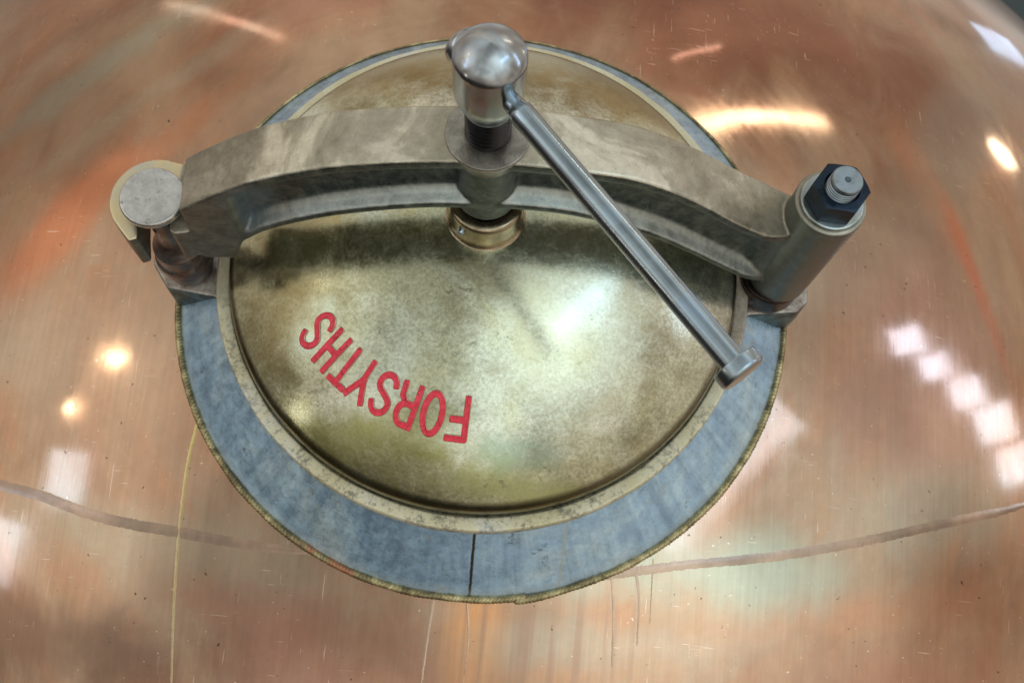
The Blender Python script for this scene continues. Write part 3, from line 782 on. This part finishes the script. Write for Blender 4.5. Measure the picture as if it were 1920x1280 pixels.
# ================================================================== CLAMPING SCREW
scr = thing("clamp_screw", "steel clamping screw with rounded head and long bar handle above the lid", "clamp screw")
hp = [(.0001, .3565), (.0060, .3558), (.0120, .3538), (.0170, .3510), (.0210, .3478), (.0238, .3448), (.0250, .3430), (.0254, .3418), (.0255, .3400), (.0255, .3060), (.0250, .3010), (.0234, .2950), (.0208, .2880), (.0190, .2835), (.0186, .2815), (.0150, .2800), (.0001, .28)]
link("head", lathe("head", hp, 120), M['head'], scr, sharp=50)
tp = []
z = .286; 
while z > .2440:
    tp += [(.0174, z), (.0174, z - .0008), (.0148, z - .0024), (.0148, z - .0030)]; z -= .0052
tp += [(.0160, .236), (.0160, .100)]
link("threaded_shank", lathe("threaded_shank", tp, 72), M['oily'], scr, sharp=50)
HZ = .318; HA = math.radians(-48.0)
hd = Vector((math.cos(HA), math.sin(HA), 0))
Mh = frame((0, 0, HZ), hd, (0, 0, 1))
rod = [(.0001, -.026), (.0070, -.026), (.0070, .0250), (.0072, .0290), (.0074, .0325), (.0088, .0345), (.0091, .0380), (.0087, .0480), (.0088, .2570), (.0001, .2570)]
handle = link("handle", lathe("handle", rod, 64, M4=Mh), M['steel'], scr, sharp=50)
kp = fillet([(.0001, .2560), (.0154, .2560), (.0159, .2567), (.0159, .2648), (.0147, .2664), (.0001, .2667)], .0009, 3)
link("end_knob", lathe("end_knob", kp, 64, M4=Mh), M['steel'], handle, sharp=45)
kp = fillet([(.0001, -.0225), (.0138, -.0235), (.0148, -.0265), (.0148, -.0310), (.0128, -.0345), (.0001, -.0365)], .0018, 4)
link("end_knob", lathe("end_knob", kp, 64, M4=Mh), M['head'], handle, sharp=60)

# ================================================================== SWING BOLT (left)
def polar_xy(uv): v = RY @ Vector((uv[0], uv[1], 0)); return (v.x, v.y)
tb = polar_xy((-.2790, -.0010))
bolt = thing("swing_bolt", "flat round capped swing bolt standing in the open hook", "bolt")
dp = fillet([(.0001, .1255), (.0235, .1258), (.0264, .1256), (.0274, .1240), (.0274, .1195), (.0250, .1172), (.0110, .1168)], .0012, 4)
link("cap", lathe("cap", dp, 96, tb), M['disc'], bolt, sharp=50)
sp2 = [(.0134, .1200), (.0134, .0620), (.0142, .0520), (.0175, .0450), (.0205, .0390), (.0228, .0360), (.0234, .0210), (.0256, .0170), (.0262, .0120), (.0256, .0020), (.0232, -.0010), (.0218, -.0035), (.0218, -.0100), (.0212, -.0160), (.0195, -.0180), (.0195, -.025)]
link("shank", lathe("shank", fillet(sp2, .0012, 3), 80, tb), M['rust'], bolt, sharp=60)

# ================================================================== HINGE PIN, WASHER, NUT (right)
hb = polar_xy(HB)
pin = thing("hinge_pin", "dark greased hinge pin with turned threaded end through the crossbar barrel", "pin")
link("pin_foot", lathe("pin_foot", fillet([(.0001, .012), (.0285, .012), (.0292, .008), (.0292, -.012), (.0278, -.0175), (.0270, -.022)], .0015, 4), 96, (hb[0] - .004, hb[1])), M['darkpin'], pin, sharp=50)
tp = [(.0080, .150), (.0130, .150)]
z = .176
while z < .193: tp += [(.0130, z), (.0130, z + .0009), (.0121, z + .0016), (.0121, z + .0022)]; z += .0030
tp += [(.0128, z), (.0128, .1965), (.0118, .1978), (.0026, .1978), (.0018, .1960), (.0001, .1945)]
link("threaded_end", lathe("threaded_end", tp, 64, hb, TILT), M['boltend'], pin, sharp=50)
wsh = link("washer", lathe("washer", fillet([(.0128, .1592), (.0262, .1592), (.0268, .1600), (.0266, .1618), (.0254, .1626), (.0128, .1628)], .0005, 2, closed=True), 80, hb, TILT, closed=True), M['zinc'], None, sharp=50)
tag(wsh, "bright zinc washer under the dark hex nut", "washer")
# nut
def hexnut():
    bm = bmesh.new(); z0, z1 = .1630, .1850; AF = .0205
    ROT = math.radians(-2)
    n = 96; rings = []
    def hr(a):
        t = (a - ROT) % (PI / 3) - PI / 6
        return AF / math.cos(t)
    rc = AF * 1.035; RC = AF / math.cos(PI / 6)
    for lvl in range(5):
        ring = []
        for i in range(n):
            a = 2 * PI * i / n + ROT; r = hr(a)
            if lvl == 0: q, z = .0136, z0
            elif lvl == 1: q, z = r, z0
            elif lvl == 2: q, z = r, z1 - max(0, (r - rc)) * .62 - .0002
            elif lvl == 3: q, z = min(r, rc) - .0006, z1
            else: q, z = .0150, z1
            ring.append(bm.verts.new((hb[0] + q * math.cos(a), hb[1] + q * math.sin(a), z)))
        rings.append(ring)
    ring = [bm.verts.new((hb[0] + .0136 * math.cos(2 * PI * i / n + ROT), hb[1] + .0136 * math.sin(2 * PI * i / n + ROT), z1 - .0016)) for i in range(n)]
    rings.append(ring)
    for a_, b_ in zip(rings, rings[1:] + rings[:1]):
        for i in range(n):
            j = (i + 1) % n; bm.faces.new((a_[i], a_[j], b_[j], b_[i]))
    bmesh.ops.recalc_face_normals(bm, faces=bm.faces)
    me = bpy.data.meshes.new("hex_nut"); bm.to_mesh(me); bm.free(); me.transform(TILT)
    return me
nut = link("hex_nut", hexnut(), M['blue'], None, sharp=22)
tag(nut, "blue-black hexagonal nut on the threaded pin at the barrel top", "nut")

# ================================================================== dark floor far below
V = [(-3.1, -3.1, -3.2), (3.1, -3.1, -3.2), (3.1, 3.1, -3.2), (-3.1, 3.1, -3.2)]
fl = link("floor", mesh("floor", V, [(0, 1, 2, 3)]), M['floor'], None); fl['kind'] = 'structure'
